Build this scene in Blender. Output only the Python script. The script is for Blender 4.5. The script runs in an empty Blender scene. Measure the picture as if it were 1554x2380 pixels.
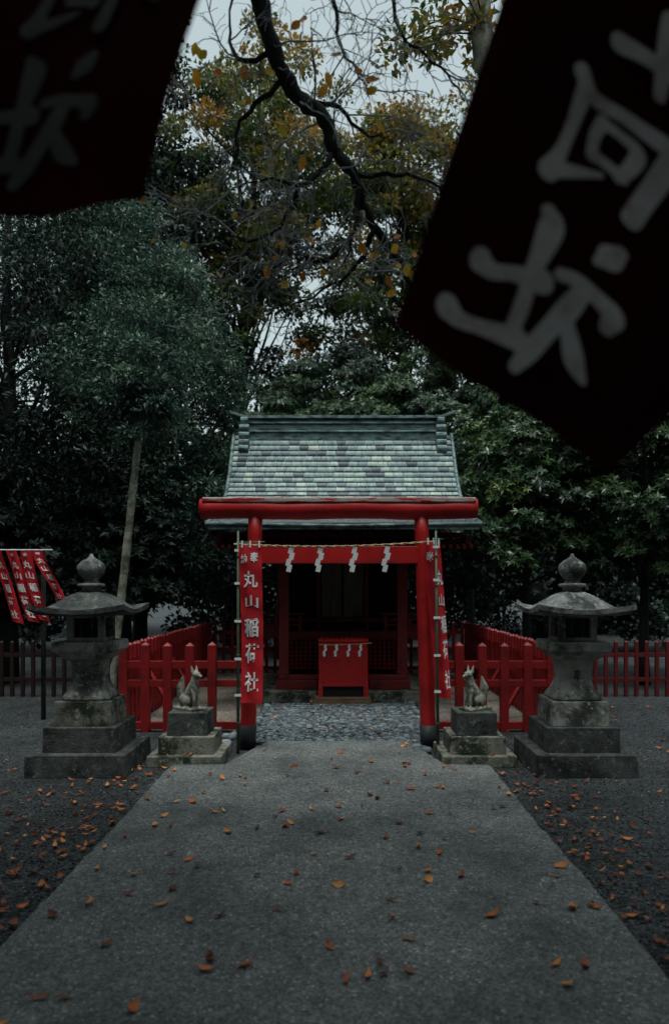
import bpy, math, random
import numpy as np
from mathutils import Vector, Matrix
random.seed(7); rng=np.random.default_rng(7)
scene=bpy.context.scene
scene.view_settings.view_transform='Standard'
scene.view_settings.look='None'
scene.view_settings.exposure=0
COL=scene.collection

# ------------------------------------------------------------ materials
def base_mat(name):
    m=bpy.data.materials.new(name); m.use_nodes=True
    nt=m.node_tree; b=nt.nodes['Principled BSDF']
    return m,nt,b
def ramp(nt,stops):
    r=nt.nodes.new('ShaderNodeValToRGB'); e=r.color_ramp.elements
    e[0].position=stops[0][0]; e[0].color=(*stops[0][1],1)
    e[1].position=stops[-1][0]; e[1].color=(*stops[-1][1],1)
    for p,c in stops[1:-1]:
        k=e.new(p); k.color=(*c,1)
    return r
def noise(nt,co,scale,detail=6,rough=.6):
    n=nt.nodes.new('ShaderNodeTexNoise'); n.inputs['Scale'].default_value=scale
    n.inputs['Detail'].default_value=detail; n.inputs['Roughness'].default_value=rough
    nt.links.new(co,n.inputs['Vector']); return n
def mixc(nt,f,a,b,mode='MIX'):
    m=nt.nodes.new('ShaderNodeMix'); m.data_type='RGBA'; m.blend_type=mode
    if isinstance(f,float): m.inputs[0].default_value=f
    else: nt.links.new(f,m.inputs[0])
    for s,v in ((6,a),(7,b)):
        if isinstance(v,tuple): m.inputs[s].default_value=(*v,1)
        else: nt.links.new(v,m.inputs[s])
    return m.outputs[2]
def M(name,c1,c2,scale=6,rough=.7,bump=.3,bscale=40,patch=None,pscale=2.0,pthr=(.5,.62),spec=.4,stretch=None,bdist=.01,patch2=None):
    m,nt,b=base_mat(name)
    tc=nt.nodes.new('ShaderNodeTexCoord'); co=tc.outputs['Object']
    if stretch:
        mp=nt.nodes.new('ShaderNodeMapping'); mp.inputs['Scale'].default_value=stretch
        nt.links.new(co,mp.inputs['Vector']); co=mp.outputs['Vector']
    n=noise(nt,co,scale); r=ramp(nt,[(.3,c1),(.7,c2)]); nt.links.new(n.outputs['Fac'],r.inputs[0])
    out=r.outputs[0]
    if patch:
        pn=noise(nt,co,pscale,8,.7); pr=ramp(nt,[(pthr[0],(0,0,0)),(pthr[1],(1,1,1))])
        nt.links.new(pn.outputs['Fac'],pr.inputs[0])
        out=mixc(nt,pr.outputs[0],out,patch)
    if patch2:
        pn=noise(nt,co,pscale*5.3,8,.75); pr=ramp(nt,[(.56,(0,0,0)),(.64,(1,1,1))])
        nt.links.new(pn.outputs['Fac'],pr.inputs[0])
        out=mixc(nt,pr.outputs[0],out,patch2)
    nt.links.new(out,b.inputs['Base Color'])
    b.inputs['Roughness'].default_value=rough
    b.inputs['Specular IOR Level'].default_value=spec
    if bump:
        bn=noise(nt,co,bscale,8,.65); bp=nt.nodes.new('ShaderNodeBump')
        bp.inputs['Strength'].default_value=bump; bp.inputs['Distance'].default_value=bdist
        nt.links.new(bn.outputs['Fac'],bp.inputs['Height']); nt.links.new(bp.outputs[0],b.inputs['Normal'])
    return m
def leafmat(name,stops,rough=.45,trans=.3,spec=.4):
    m,nt,b=base_mat(name)
    a=nt.nodes.new('ShaderNodeAttribute'); a.attribute_name='rnd'
    r=ramp(nt,stops); nt.links.new(a.outputs['Fac'],r.inputs[0])
    nt.links.new(r.outputs[0],b.inputs['Base Color']); b.inputs['Roughness'].default_value=rough
    b.inputs['Specular IOR Level'].default_value=spec
    t=nt.nodes.new('ShaderNodeBsdfTranslucent'); nt.links.new(r.outputs[0],t.inputs[0])
    mx=nt.nodes.new('ShaderNodeMixShader'); mx.inputs[0].default_value=trans
    nt.links.new(b.outputs[0],mx.inputs[1]); nt.links.new(t.outputs[0],mx.inputs[2])
    nt.links.new(mx.outputs[0],nt.nodes['Material Output'].inputs[0])
    return m

RED=M('vermilion_paint',(.36,.008,.010),(.50,.016,.015),3,.40,.25,30,patch=(.15,.007,.009),pscale=2.2,pthr=(.52,.75),patch2=(.27,.01,.012))
REDW=M('weathered_vermilion',(.34,.014,.013),(.42,.022,.018),3,.5,.4,25,patch=(.42,.34,.31),pscale=3,pthr=(.50,.54),stretch=(.6,4,5))
REDD=M('dark_red_wood',(.06,.006,.007),(.12,.009,.010),4,.6,.3,30)
REDF=M('fence_red',(.20,.006,.008),(.30,.010,.011),3,.5,.25,30,patch=(.07,.006,.007),pscale=4,pthr=(.5,.72))
BLK=M('black_base_paint',(.012,.014,.017),(.03,.033,.036),5,.6,.3,30)
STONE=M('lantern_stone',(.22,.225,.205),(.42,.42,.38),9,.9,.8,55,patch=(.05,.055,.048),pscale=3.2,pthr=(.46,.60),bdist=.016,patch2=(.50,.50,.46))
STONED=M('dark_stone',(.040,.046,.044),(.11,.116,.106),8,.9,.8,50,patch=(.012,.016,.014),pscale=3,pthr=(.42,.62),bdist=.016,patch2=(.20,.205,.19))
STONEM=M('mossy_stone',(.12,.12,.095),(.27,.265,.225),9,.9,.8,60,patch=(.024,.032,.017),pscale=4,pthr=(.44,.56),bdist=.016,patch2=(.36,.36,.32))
FOXM=M('fox_stone',(.22,.22,.175),(.42,.405,.34),20,.9,.6,90,patch=(.045,.048,.035),pscale=12,pthr=(.47,.60))
CLOTH=M('red_cloth',(.44,.006,.013),(.54,.011,.018),4,.8,.15,200)
CLOTHD=M('shaded_red_cloth',(.010,.0004,.0014),(.032,.0007,.0028),3,.9,.15,200,spec=.05)  # red cloth with the near banners' shade put into its base colour
WHITE=M('white_paper',(.75,.77,.77),(.82,.83,.83),6,.8,.1,60)
INK=M('white_dye',(.70,.71,.71),(.80,.80,.80),6,.85,.1,200)
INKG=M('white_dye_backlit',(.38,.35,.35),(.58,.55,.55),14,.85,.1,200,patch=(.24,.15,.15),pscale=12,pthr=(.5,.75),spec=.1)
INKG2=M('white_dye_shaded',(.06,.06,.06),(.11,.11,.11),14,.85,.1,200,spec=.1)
ROPE=M('straw_rope',(.33,.25,.13),(.5,.4,.25),40,.9,.5,150)
BAMB=M('green_bamboo',(.04,.07,.045),(.07,.115,.065),8,.45,.1,30)
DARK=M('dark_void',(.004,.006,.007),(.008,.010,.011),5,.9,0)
WOOD=M('old_wood',(.11,.06,.035),(.23,.15,.09),6,.8,.4,40,stretch=(1,8,8))
BARK=M('bark',(.006,.007,.008),(.018,.019,.019),12,.9,.8,30,bdist=.02,patch=(.06,.065,.06),pscale=9,pthr=(.64,.74))
BARKL=M('pale_bark',(.15,.15,.12),(.32,.31,.25),10,.9,.6,30,patch=(.06,.07,.04),pscale=6,pthr=(.46,.6),bdist=.02)
TWIG=M('twig_bark',(.14,.15,.155),(.50,.53,.54),25,.8,.3,60)

# ------------------------------------------------------------ builders
def empty(name,loc=(0,0,0)):
    e=bpy.data.objects.new(name,None); e.empty_display_size=.2; e.location=loc; COL.objects.link(e); return e
class MB:
    def __init__(s): s.v=[];s.f=[];s.uv=None
    def add(s,vs,fs):
        o=len(s.v); s.v+= [tuple(x) for x in vs]; s.f+=[tuple(i+o for i in f) for f in fs]
    def box(s,x0,x1,y0,y1,z0,z1,rot=None):
        vs=[(x,y,z) for z in(z0,z1) for y in(y0,y1) for x in(x0,x1)]
        if rot:
            c=Vector(((x0+x1)/2,(y0+y1)/2,(z0+z1)/2)); vs=[c+rot@(Vector(v)-c) for v in vs]
        s.add(vs,[(0,2,3,1),(4,5,7,6),(0,1,5,4),(2,6,7,3),(0,4,6,2),(1,3,7,5)])
    def post(s,x,y,w,z0,z1,cap=.04):
        h=w/2
        s.box(x-h,x+h,y-h,y+h,z0,z1)
        g=h*1.0
        s.add([(x-g,y-g,z1+.001),(x+g,y-g,z1+.001),(x+g,y+g,z1+.001),(x-g,y+g,z1+.001),(x,y,z1+cap)],[(0,1,4),(1,2,4),(2,3,4),(3,0,4)])
    def tube(s,pts,rad,n=8,cap=True,ecc=None):
        pts=[Vector(p) for p in pts]; k=len(pts)
        if not hasattr(rad,'__len__'): rad=[rad]*k
        t0=(pts[1]-pts[0]).normalized(); up=Vector((0,0,1)) if abs(t0.z)<.9 else Vector((1,0,0))
        nrm=t0.cross(up).normalized(); vs=[]
        for i,p in enumerate(pts):
            t=(pts[min(i+1,k-1)]-pts[max(i-1,0)]).normalized()
            nrm=(nrm-t*nrm.dot(t)).normalized(); b=t.cross(nrm)
            for j in range(n):
                a=2*math.pi*j/n; vs.append(p+(nrm*math.cos(a)+b*math.sin(a))*rad[i])
        fs=[]
        for i in range(k-1):
            for j in range(n):
                j2=(j+1)%n; fs.append((i*n+j,i*n+j2,(i+1)*n+j2,(i+1)*n+j))
        if cap: fs.append(tuple(range(n-1,-1,-1))); fs.append(tuple((k-1)*n+j for j in range(n)))
        s.add(vs,fs)
    def lathe(s,cx,cy,prof,n=24,square=False,ch=.12):
        vs=[];
        if square:
            ring=[(-1,-1+ch),(-1,1-ch),(-1+ch,1),(1-ch,1),(1,1-ch),(1,-1+ch),(1-ch,-1),(-1+ch,-1)][::-1]
        else: ring=[(math.cos(2*math.pi*j/n),math.sin(2*math.pi*j/n)) for j in range(n)]
        n=len(ring)
        for r,z in prof:
            for a,b in ring: vs.append((cx+a*r,cy+b*r,z))
        fs=[]
        for i in range(len(prof)-1):
            for j in range(n):
                j2=(j+1)%n; fs.append((i*n+j,i*n+j2,(i+1)*n+j2,(i+1)*n+j))
        fs.append(tuple(range(n-1,-1,-1))); fs.append(tuple((len(prof)-1)*n+j for j in range(n)))
        s.add(vs,fs)
    def obj(s,name,mat,parent=None,smooth=False,bevel=0,mods=None):
        me=bpy.data.meshes.new(name); me.from_pydata(s.v,[],s.f); me.update()
        if smooth: me.polygons.foreach_set('use_smooth',[True]*len(me.polygons))
        me.materials.append(mat); o=bpy.data.objects.new(name,me); COL.objects.link(o)
        if parent: o.parent=parent
        if bevel:
            b=o.modifiers.new('b','BEVEL'); b.width=bevel; b.segments=2; b.limit_method='ANGLE'
        return o
def cat(pts,n=6):
    pts=[np.array(p,float) for p in pts]; out=[]
    P=[2*pts[0]-pts[1]]+pts+[2*pts[-1]-pts[-2]]
    for i in range(1,len(P)-2):
        for k in range(n):
            t=k/n; p0,p1,p2,p3=P[i-1:i+3]
            out.append(.5*((2*p1)+(-p0+p2)*t+(2*p0-5*p1+4*p2-p3)*t*t+(-p0+3*p1-3*p2+p3)*t**3))
    out.append(pts[-1]); return out

# text helper
_tc={}
def glyph(ch):
    if ch in _tc: return _tc[ch]
    cu=bpy.data.curves.new('t','FONT'); cu.body=ch; cu.size=1; cu.offset=.022; cu.resolution_u=3
    ob=bpy.data.objects.new('t',cu); COL.objects.link(ob)
    dg=bpy.context.evaluated_depsgraph_get(); dg.update()
    me=bpy.data.meshes.new_from_object(ob.evaluated_get(dg))
    vs=np.array([v.co[:] for v in me.vertices]) if len(me.vertices) else np.zeros((0,3))
    fs=[tuple(p.vertices) for p in me.polygons]
    bpy.data.objects.remove(ob); bpy.data.meshes.remove(me)
    if len(vs):
        mn=vs.min(0); mx=vs.max(0); vs=(vs-mn)/np.maximum(mx-mn,1e-6)
    _tc[ch]=(vs,fs); return _tc[ch]
def put_text(mb,ch,fn,uc,vc,w,h,italic=0):
    vs,fs=glyph(ch)
    mb.add([fn(uc+(x-.5)*w+italic*(y-.5)*h,vc+(y-.5)*h) for x,y,_ in vs],fs)

# ------------------------------------------------------------ world, sun, camera
w=bpy.data.worlds.new('World'); scene.world=w; w.use_nodes=True; nt=w.node_tree
sk=nt.nodes.new('ShaderNodeTexSky'); sk.sky_type='NISHITA'; sk.sun_disc=False
sk.sun_elevation=math.radians(76); sk.sun_rotation=math.radians(180); sk.air_density=1.5; sk.dust_density=4
hs=nt.nodes.new('ShaderNodeHueSaturation'); hs.inputs['Saturation'].default_value=.2; hs.inputs['Value'].default_value=1.45
nt.links.new(sk.outputs[0],hs.inputs['Color'])
tint=mixc(nt,1.0,hs.outputs[0],(.86,1.0,.99),'MULTIPLY')
bg=nt.nodes['Background']; bg.inputs['Strength'].default_value=.12
nt.links.new(tint,bg.inputs['Color'])
sl=bpy.data.lights.new('sun','SUN'); sl.energy=1.5; sl.angle=math.radians(16); sl.color=(.97,1,.97)
so=bpy.data.objects.new('sun',sl); so.rotation_euler=(math.radians(14),0,0); COL.objects.link(so)
cd=bpy.data.cameras.new('camera'); cam=bpy.data.objects.new('camera',cd); COL.objects.link(cam); scene.camera=cam
cam.location=(0,0,1.6); cam.rotation_euler=(math.radians(90),0,0)
cd.sensor_fit='VERTICAL'; cd.sensor_height=36; cd.sensor_width=36; cd.lens=25.7
cd.shift_y=.0735; cd.shift_x=-.0042; cd.clip_start=.05; cd.clip_end=1500
cd.dof.use_dof=True; cd.dof.focus_distance=7.5; cd.dof.aperture_fstop=1.6

# ------------------------------------------------------------ ground
def gravel_mat(name,c1,c2,c3,sc=70):
    m,nt,b=base_mat(name); tc=nt.nodes.new('ShaderNodeTexCoord'); co=tc.outputs['Object']
    v=nt.nodes.new('ShaderNodeTexVoronoi'); v.inputs['Scale'].default_value=sc; nt.links.new(co,v.inputs['Vector'])
    sp=nt.nodes.new('ShaderNodeSeparateColor'); nt.links.new(v.outputs['Color'],sp.inputs[0])
    r=ramp(nt,[(0,c1),(.6,c2),(1,c3)]); nt.links.new(sp.outputs[0],r.inputs[0])
    n=noise(nt,co,.9,8,.7); r2=ramp(nt,[(.38,(.28,.28,.28)),(.62,(1,1,1))]); nt.links.new(n.outputs['Fac'],r2.inputs[0])
    o=mixc(nt,1.0,r.outputs[0],r2.outputs[0],'MULTIPLY'); nt.links.new(o,b.inputs['Base Color'])
    b.inputs['Roughness'].default_value=.85
    bp=nt.nodes.new('ShaderNodeBump'); bp.inputs['Strength'].default_value=.9; bp.inputs['Distance'].default_value=.012; bp.invert=True
    nt.links.new(v.outputs['Distance'],bp.inputs['Height']); nt.links.new(bp.outputs[0],b.inputs['Normal'])
    return m
GRAV=gravel_mat('dark_gravel',(.009,.012,.015),(.030,.036,.041),(.11,.12,.125))
SAND=gravel_mat('beige_gravel',(.12,.092,.07),(.24,.19,.155),(.38,.32,.27))
def flat(name,poly,z,mat,parent=None):
    m=MB(); m.add([(x,y,z) for x,y in poly],[tuple(range(len(poly)))]); return m.obj(name,mat,parent)
flat('ground',[(-300,-300),(300,-300),(300,300),(-300,300)],0,GRAV)
flat('gravel_courtyard',[(-2.36,8.14),(2.33,8.14),(2.33,13.6),(-2.36,13.6)],.005,SAND)
# concrete path
m,nt,b=base_mat('exposed_concrete'); tc=nt.nodes.new('ShaderNodeTexCoord'); co=tc.outputs['Object']
v=nt.nodes.new('ShaderNodeTexVoronoi'); v.inputs['Scale'].default_value=110; nt.links.new(co,v.inputs['Vector'])
sp=nt.nodes.new('ShaderNodeSeparateColor'); nt.links.new(v.outputs['Color'],sp.inputs[0])
r1=ramp(nt,[(0,(.045,.050,.052)),(.3,(.12,.127,.125)),(.8,(.20,.207,.197)),(.95,(.25,.255,.24)),(1,(.50,.50,.47))]); nt.links.new(sp.outputs[0],r1.inputs[0])
n1=noise(nt,co,26,6,.8); r3=ramp(nt,[(.35,(.5,.5,.5)),(.65,(1.3,1.3,1.3))]); nt.links.new(n1.outputs['Fac'],r3.inputs[0])
n2=noise(nt,co,.9,10,.76); r2=ramp(nt,[(.36,(.30,.32,.34)),(.5,(.70,.72,.73)),(.64,(1.08,1.08,1.05))]); nt.links.new(n2.outputs['Fac'],r2.inputs[0])
o1=mixc(nt,1.0,mixc(nt,1.0,r1.outputs[0],r3.outputs[0],'MULTIPLY'),r2.outputs[0],'MULTIPLY')
nt.links.new(o1,b.inputs['Base Color']); b.inputs['Roughness'].default_value=.8
bp=nt.nodes.new('ShaderNodeBump'); bp.inputs['Strength'].default_value=.5; bp.inputs['Distance'].default_value=.004; bp.invert=True
nt.links.new(v.outputs['Distance'],bp.inputs['Height']); nt.links.new(bp.outputs[0],b.inputs['Normal']); CONC=m
# outline with slightly chipped, wandering edges
core=[(-1.457,-4),(1.31,-4),(1.31,6.4),(.93,6.42),(.69,7.38),(-.71,7.4),(-1.0,6.42),(-1.457,6.4)]
poly=[]
for i in range(len(core)):
    a=np.array(core[i]);c_=np.array(core[(i+1)%len(core)]); Ld=np.linalg.norm(c_-a); kk=max(1,int(Ld/.08)); nrm_=np.array((c_[1]-a[1],-(c_[0]-a[0])))/Ld
    for q in range(kk):
        p=a+(c_-a)*q/kk+nrm_*(random.gauss(0,.004)+.006*math.sin(q*.21)); poly.append(tuple(p))
mb=MB(); k=len(poly)
mb.add([(x,y,-.05) for x,y in poly]+[(x,y,.045) for x,y in poly],[tuple(range(k,2*k))]+[(i,(i+1)%k,(i+1)%k+k,i+k) for i in range(k)])
mb.obj('concrete_path',CONC)

# numpy mesh
def npmesh(name,V,F4,mat,parent=None,rnd=None,smooth=False):
    me=bpy.data.meshes.new(name); nv=len(V); nf=len(F4); k=F4.shape[1]
    me.vertices.add(nv); me.vertices.foreach_set('co',V.astype(np.float32).ravel())
    me.loops.add(nf*k); me.loops.foreach_set('vertex_index',F4.astype(np.int32).ravel())
    me.polygons.add(nf); me.polygons.foreach_set('loop_start',np.arange(0,nf*k,k,dtype=np.int32))
    if smooth: me.polygons.foreach_set('use_smooth',np.ones(nf,bool))
    if rnd is not None:
        a=me.attributes.new('rnd','FLOAT','FACE'); a.data.foreach_set('value',rnd.astype(np.float32))
    me.update(calc_edges=True); me.validate()
    me.materials.append(mat); o=bpy.data.objects.new(name,me); COL.objects.link(o)
    if parent: o.parent=parent
    return o
# loose gravel stones (octahedra)
def stones(name,P,size,mat,flat_=.6):
    n=len(P); oc=np.array([(1,0,0),(0,1,0),(-1,0,0),(0,-1,0),(0,0,1),(0,0,-1)],float)
    S=size[:,None,None]*rng.uniform(.6,1.3,(n,1,3)); S[:,:,2]*=flat_
    a=rng.uniform(0,6.28,n); c,s=np.cos(a),np.sin(a)
    L=oc[None]*S*(1+rng.uniform(-.25,.25,(n,6,3)))
    x=L[:,:,0]*c[:,None]-L[:,:,1]*s[:,None]; y=L[:,:,0]*s[:,None]+L[:,:,1]*c[:,None]
    V=np.stack([x,y,L[:,:,2]],2)+P[:,None,:]
    f=np.array([(0,1,4),(1,2,4),(2,3,4),(3,0,4),(1,0,5),(2,1,5),(3,2,5),(0,3,5)])
    F=(f[None]+6*np.arange(n)[:,None,None]).reshape(-1,3)
    return npmesh(name,V.reshape(-1,3),F,mat,rnd=np.repeat(rng.uniform(0,1,n),8))
STN=leafmat('loose_stone',[(0,(.012,.015,.018)),(.6,(.042,.048,.052)),(.93,(.11,.115,.12)),(1,(.32,.33,.33))],.85,0)
N=34000; y=1.3+9.2*rng.uniform(0,1,N)**1.2; side=rng.choice([-1,1],N)
x=np.where(side<0,-1.47-rng.uniform(0,1,N)**1.3*(.3+.5*y),1.32+rng.uniform(0,1,N)**1.3*(.3+.5*y))
ok=(y<8.0)|(np.abs(x)>2.5); x=x[ok];y=y[ok]
stones('loose_gravel',np.stack([x,y,np.full(len(x),.003)],1),rng.uniform(.004,.012,len(x)),STN)
# slate pebble paving
SLATE=leafmat('slate_pebbles',[(0,(.04,.05,.06)),(.6,(.10,.125,.135)),(1,(.27,.29,.30))],.55,0)
flat('paving_bed',[(-.98,7.42),(1.0,7.42),(1.08,10.0),(-1.0,10.0)],.012,GRAV)
N=3800; P=np.stack([rng.uniform(-.9,.93,N),rng.uniform(7.45,9.95,N),np.full(N,.022)],1)
n=N; K=8; ang=np.linspace(0,2*np.pi,K,endpoint=False)
def pebbles(name,P,s,mat,h=.35):
    n=len(P); a=rng.uniform(0,6.28,n); asp=rng.uniform(.5,.95,n)
    rr=1+rng.uniform(-.15,.15,(n,K))
    lx=np.cos(ang)[None]*rr*s[:,None]; ly=np.sin(ang)[None]*rr*(s*asp)[:,None]
    def rot(x,y): return x*np.cos(a)[:,None]-y*np.sin(a)[:,None], x*np.sin(a)[:,None]+y*np.cos(a)[:,None]
    rings=[]
    for sc,zz in ((1,-.3),(.95,.5),(.6,1.0)):
        X,Y=rot(lx*sc,ly*sc)
        rings.append(np.stack([X,Y,np.broadcast_to((s*h*zz)[:,None],X.shape)],2))
    V=np.concatenate(rings,1)+P[:,None,:]
    f=[]
    for r in range(2):
        for j in range(K): f.append((r*K+j,r*K+(j+1)%K,(r+1)*K+(j+1)%K,(r+1)*K+j))
    f+= [(2*K,2*K+1,2*K+2,2*K+3),(2*K,2*K+3,2*K+4,2*K+5),(2*K,2*K+5,2*K+6,2*K+7)]
    f=np.array(f); F=(f[None]+3*K*np.arange(n)[:,None,None]).reshape(-1,4)
    return npmesh(name,V.reshape(-1,3),F,mat,rnd=np.repeat(rng.uniform(0,1,n),len(f)),smooth=False)
pebbles('pebble_paving',P,rng.uniform(.018,.038,N),SLATE)
bp_=[]
for i in range(17): bp_.append((-.83+i*.105,7.46,.02))
for i in range(24):
    bp_.append((-.95,7.5+i*.105,.02)); bp_.append((.97,7.5+i*.105,.02))
for i in range(26): bp_.append((-1.1-random.random()*.25,7.0+random.random()*.9,.02)); bp_.append((.75+random.random()*.1,7.0+random.random()*.5,.02))
bp_=np.array(bp_)+rng.uniform(-.012,.012,(len(bp_),3))
pebbles('border_cobbles',bp_,rng.uniform(.045,.06,len(bp_)),SLATE,.5)

# ------------------------------------------------------------ torii
T=empty('torii_gate')
def pil(x0,x1,nm):
    mb=MB(); zs=np.linspace(.0,2.33,12)
    mb.tube([(x0+(x1-x0)*z/2.33,7.25,z) for z in zs],[.078-.008*z/2.33 for z in zs],28); mb.obj(nm,RED,T,True)
    mb=MB(); mb.tube([(x0,7.25,0),(x0+(x1-x0)*.1,7.25,.24)],[.083,.082],28); mb.obj(nm+'_black_base',BLK,T,True)
pil(-.905,-.823,'pillar_l'); pil(.89,.815,'pillar_r')
mb=MB(); n=40
pts=[(-1.368+2.732*i/n,7.25,2.375+.006*math.sin(i*.35)) for i in range(n+1)]
mb.tube(pts,[.100+.002*math.sin(i*.9) for i in range(n+1)],32)
o=mb.obj('kasagi_log',RED,T,True)
mb=MB(); mb.box(-1.34,1.345,7.150,7.335,2.430,2.482); mb.obj('kasagi_weathered_cap',REDW,T,bevel=.012)
mb=MB(); mb.box(-.79,.79,7.2,7.3,1.835,2.005); mb.obj('nuki_beam',RED,T,bevel=.006)
# rope and shide
def rope(mb,p0,p1,sag,r,n=30):
    p0=Vector(p0);p1=Vector(p1)
    for ph in (0,math.pi):
        pp=[]
        m_=n*4
        for i in range(m_+1):
            t=i/m_; p=p0.lerp(p1,t); p.z-=sag*4*t*(1-t); a=t*(p1-p0).length/.03+ph
            pp.append(p+Vector((0,math.cos(a),math.sin(a)))*r*.6)
        mb.tube(pp,r*.7,5)
def shide(mb,x,y,z,w,h,s=1):
    # folded zigzag paper streamer: slanted panels, each hanging from the corner of the last
    n=4; ph=h/n; cx=x+w*.15*s
    mb.add([(cx-w*.06,y-.002,z+.012),(cx+w*.06,y-.002,z+.012),(cx+w*.06,y-.002,z-.02),(cx-w*.06,y-.002,z-.02)],[(0,1,2,3)])
    for i in range(n):
        zz=z-ph*i; yy=y-.003-.003*(i%2); xo=cx-(i*.13*w)*s+(w*.20 if i%2 else 0)*s
        mb.add([(xo-w*.18,yy,zz),(xo+w*.30,yy,zz-ph*.05),(xo+w*.12,yy+.004,zz-ph*1.25),(xo-w*.36,yy+.004,zz-ph*1.1)],[(0,1,2,3)])
mb=MB(); rope(mb,(-1.02,7.1,2.02),(.92,7.1,2.045),.035,.009); mb.obj('straw_rope',ROPE,T,True)
mb=MB()
for x in (-.475,-.19,.14,.455): shide(mb,x,7.1,1.995,.095,.235)
mb.obj('paper_streamers',WHITE,T)

# ------------------------------------------------------------ nobori
def nobori(name,pole_x,pole_y,x0,x1,yb,ztop,zbot,fold,amp,chars,lean=0):
    E=empty(name)
    mb=MB(); mb.tube([(pole_x,pole_y,0),(pole_x+lean*.5,pole_y,1.1),(pole_x+lean,pole_y,2.14)],[.016,.014,.011],10)
    for z in (.3,.62,.95,1.3,1.62,1.9): mb.tube([(pole_x+lean*z/2.14,pole_y,z-.006),(pole_x+lean*z/2.14,pole_y,z+.006)],.0185,10)
    mb.obj('bamboo_pole',BAMB,E,True)
    def fn(u,v,off=0):
        s=fold(u,v); x=x0+(x1-x0)*s+ .012*math.sin(3*v+1)
        y=yb+amp*math.sin(u*6.5+v*2.2)+.02*math.sin(v*5)+.004*math.sin(v*31+u*4)+off
        return (x,y,zbot+(ztop-zbot)*v)
    mb=MB(); nu,nv=24,60
    for j in range(nv+1):
        for i in range(nu+1): mb.v.append(fn(i/nu,j/nv))
    for j in range(nv):
        for i in range(nu):
            a=j*(nu+1)+i; mb.f.append((a,a+1,a+nu+2,a+nu+1))
    mb.obj('cloth',CLOTH,E,True)
    mb=MB()
    for k,(ch,uc,vc,wd,ht) in enumerate(chars): put_text(mb,ch,lambda u,v:fn(min(u,.995),v,-.006),uc,vc,wd,ht,italic=.12)
    mb.obj('lettering',INK,E)
    mb=MB()
    for v in (.05,.28,.52,.76,.97):
        z=zbot+(ztop-zbot)*v; px=pole_x+lean*z/2.14
        mb.box(px-.032,px+.032,pole_y-.02,pole_y-.017,z-.012,z+.012)
    for u in (.2,.55,.9):
        p=fn(u,1); mb.box(p[0]-.008,p[0]+.008,p[1]-.008,p[1]-.004,p[2]-.02,p[2]+.045)
    mb.obj('pole_ties',WHITE,E)
    mb=MB(); p=fn(0,1); q=fn(1,1); mb.tube([(pole_x+lean-.02,pole_y,ztop+.03),(max(p[0],q[0])+.03,yb,ztop+.035)],.005,6); mb.obj('crossbar',BAMB,E)
    return fn
chL=[('奉',.70,.925,.32,.065),('納',.27,.915,.30,.06),('丸',.52,.785,.62,.105),('山',.55,.645,.58,.08),('稲',.5,.48,.68,.12),('荷',.5,.315,.68,.125),('社',.48,.135,.68,.125)]
nobori('nobori_banner',-.965,7.02,-.950,-.735,7.0,2.0,.49,lambda u,v:u+.03*math.sin(u*5+v*3),.012,chL)
chR=[('奉',.25,.91,.42,.065),('丸',.78,.775,.4,.10),('山',.78,.63,.4,.075),('稲',.82,.475,.4,.115),('荷',.84,.315,.4,.12),('社',.84,.12,.4,.12)]
nobori('nobori_banner',.945,6.98,.835,1.075,7.06,2.03,.53,lambda u,v:.36*(1-v)+u*.64,.035,chR,lean=-.02)

# far hanging banners
E=empty('banner_rack')
mb=MB(); mb.tube([(-3.57,8.85,0),(-3.57,8.85,2.08)],.028,10); mb.tube([(-5.2,8.85,0),(-5.2,8.85,2.08)],.028,10); mb.obj('posts',BARK,E,True)
mb=MB(); mb.tube([(-5.3,8.82,2.05),(-3.45,8.82,2.05)],.008,8); mb.obj('crossbar',WHITE,E,True)
mbC=MB(); mbT=MB()
def hang(x0,L,tilt,wd,ph,y0):
    def fn(u,v,off=0):
        t=1-v
        return (x0+u*wd+tilt*t**1.1+.01*math.sin(t*6+ph), y0+.02*math.sin(u*5+t*4+ph)+.05*t+off, 2.04-L*t+u*wd*-.25*t)
    nu,nv=10,20; o=len(mbC.v)
    for j in range(nv+1):
        for i in range(nu+1): mbC.v.append(fn(i/nu,j/nv))
    for j in range(nv):
        for i in range(nu):
            a=o+j*(nu+1)+i; mbC.f.append((a,a+1,a+nu+2,a+nu+1))
    for ch,vc,h in (('奉',.94,.05),('丸',.80,.11),('山',.65,.10),('稲',.48,.12),('荷',.3,.12),('社',.12,.12)):
        put_text(mbT,ch,lambda u,v:fn(u,v,-.012),.5,vc,.6 if h>.06 else .4,h)
for i,(x0,L,t) in enumerate([(-5.0,.85,.2),(-4.7,.85,.28),(-4.42,.82,.2),(-4.16,.85,.24),(-3.99,.84,.26),(-3.82,.83,.22),(-3.66,.60,.28)]): hang(x0,L,t,.135,i*1.7,8.8-.012*i)
mbC.obj('cloth',CLOTH,E,True); mbT.obj('lettering',INK,E)

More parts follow.
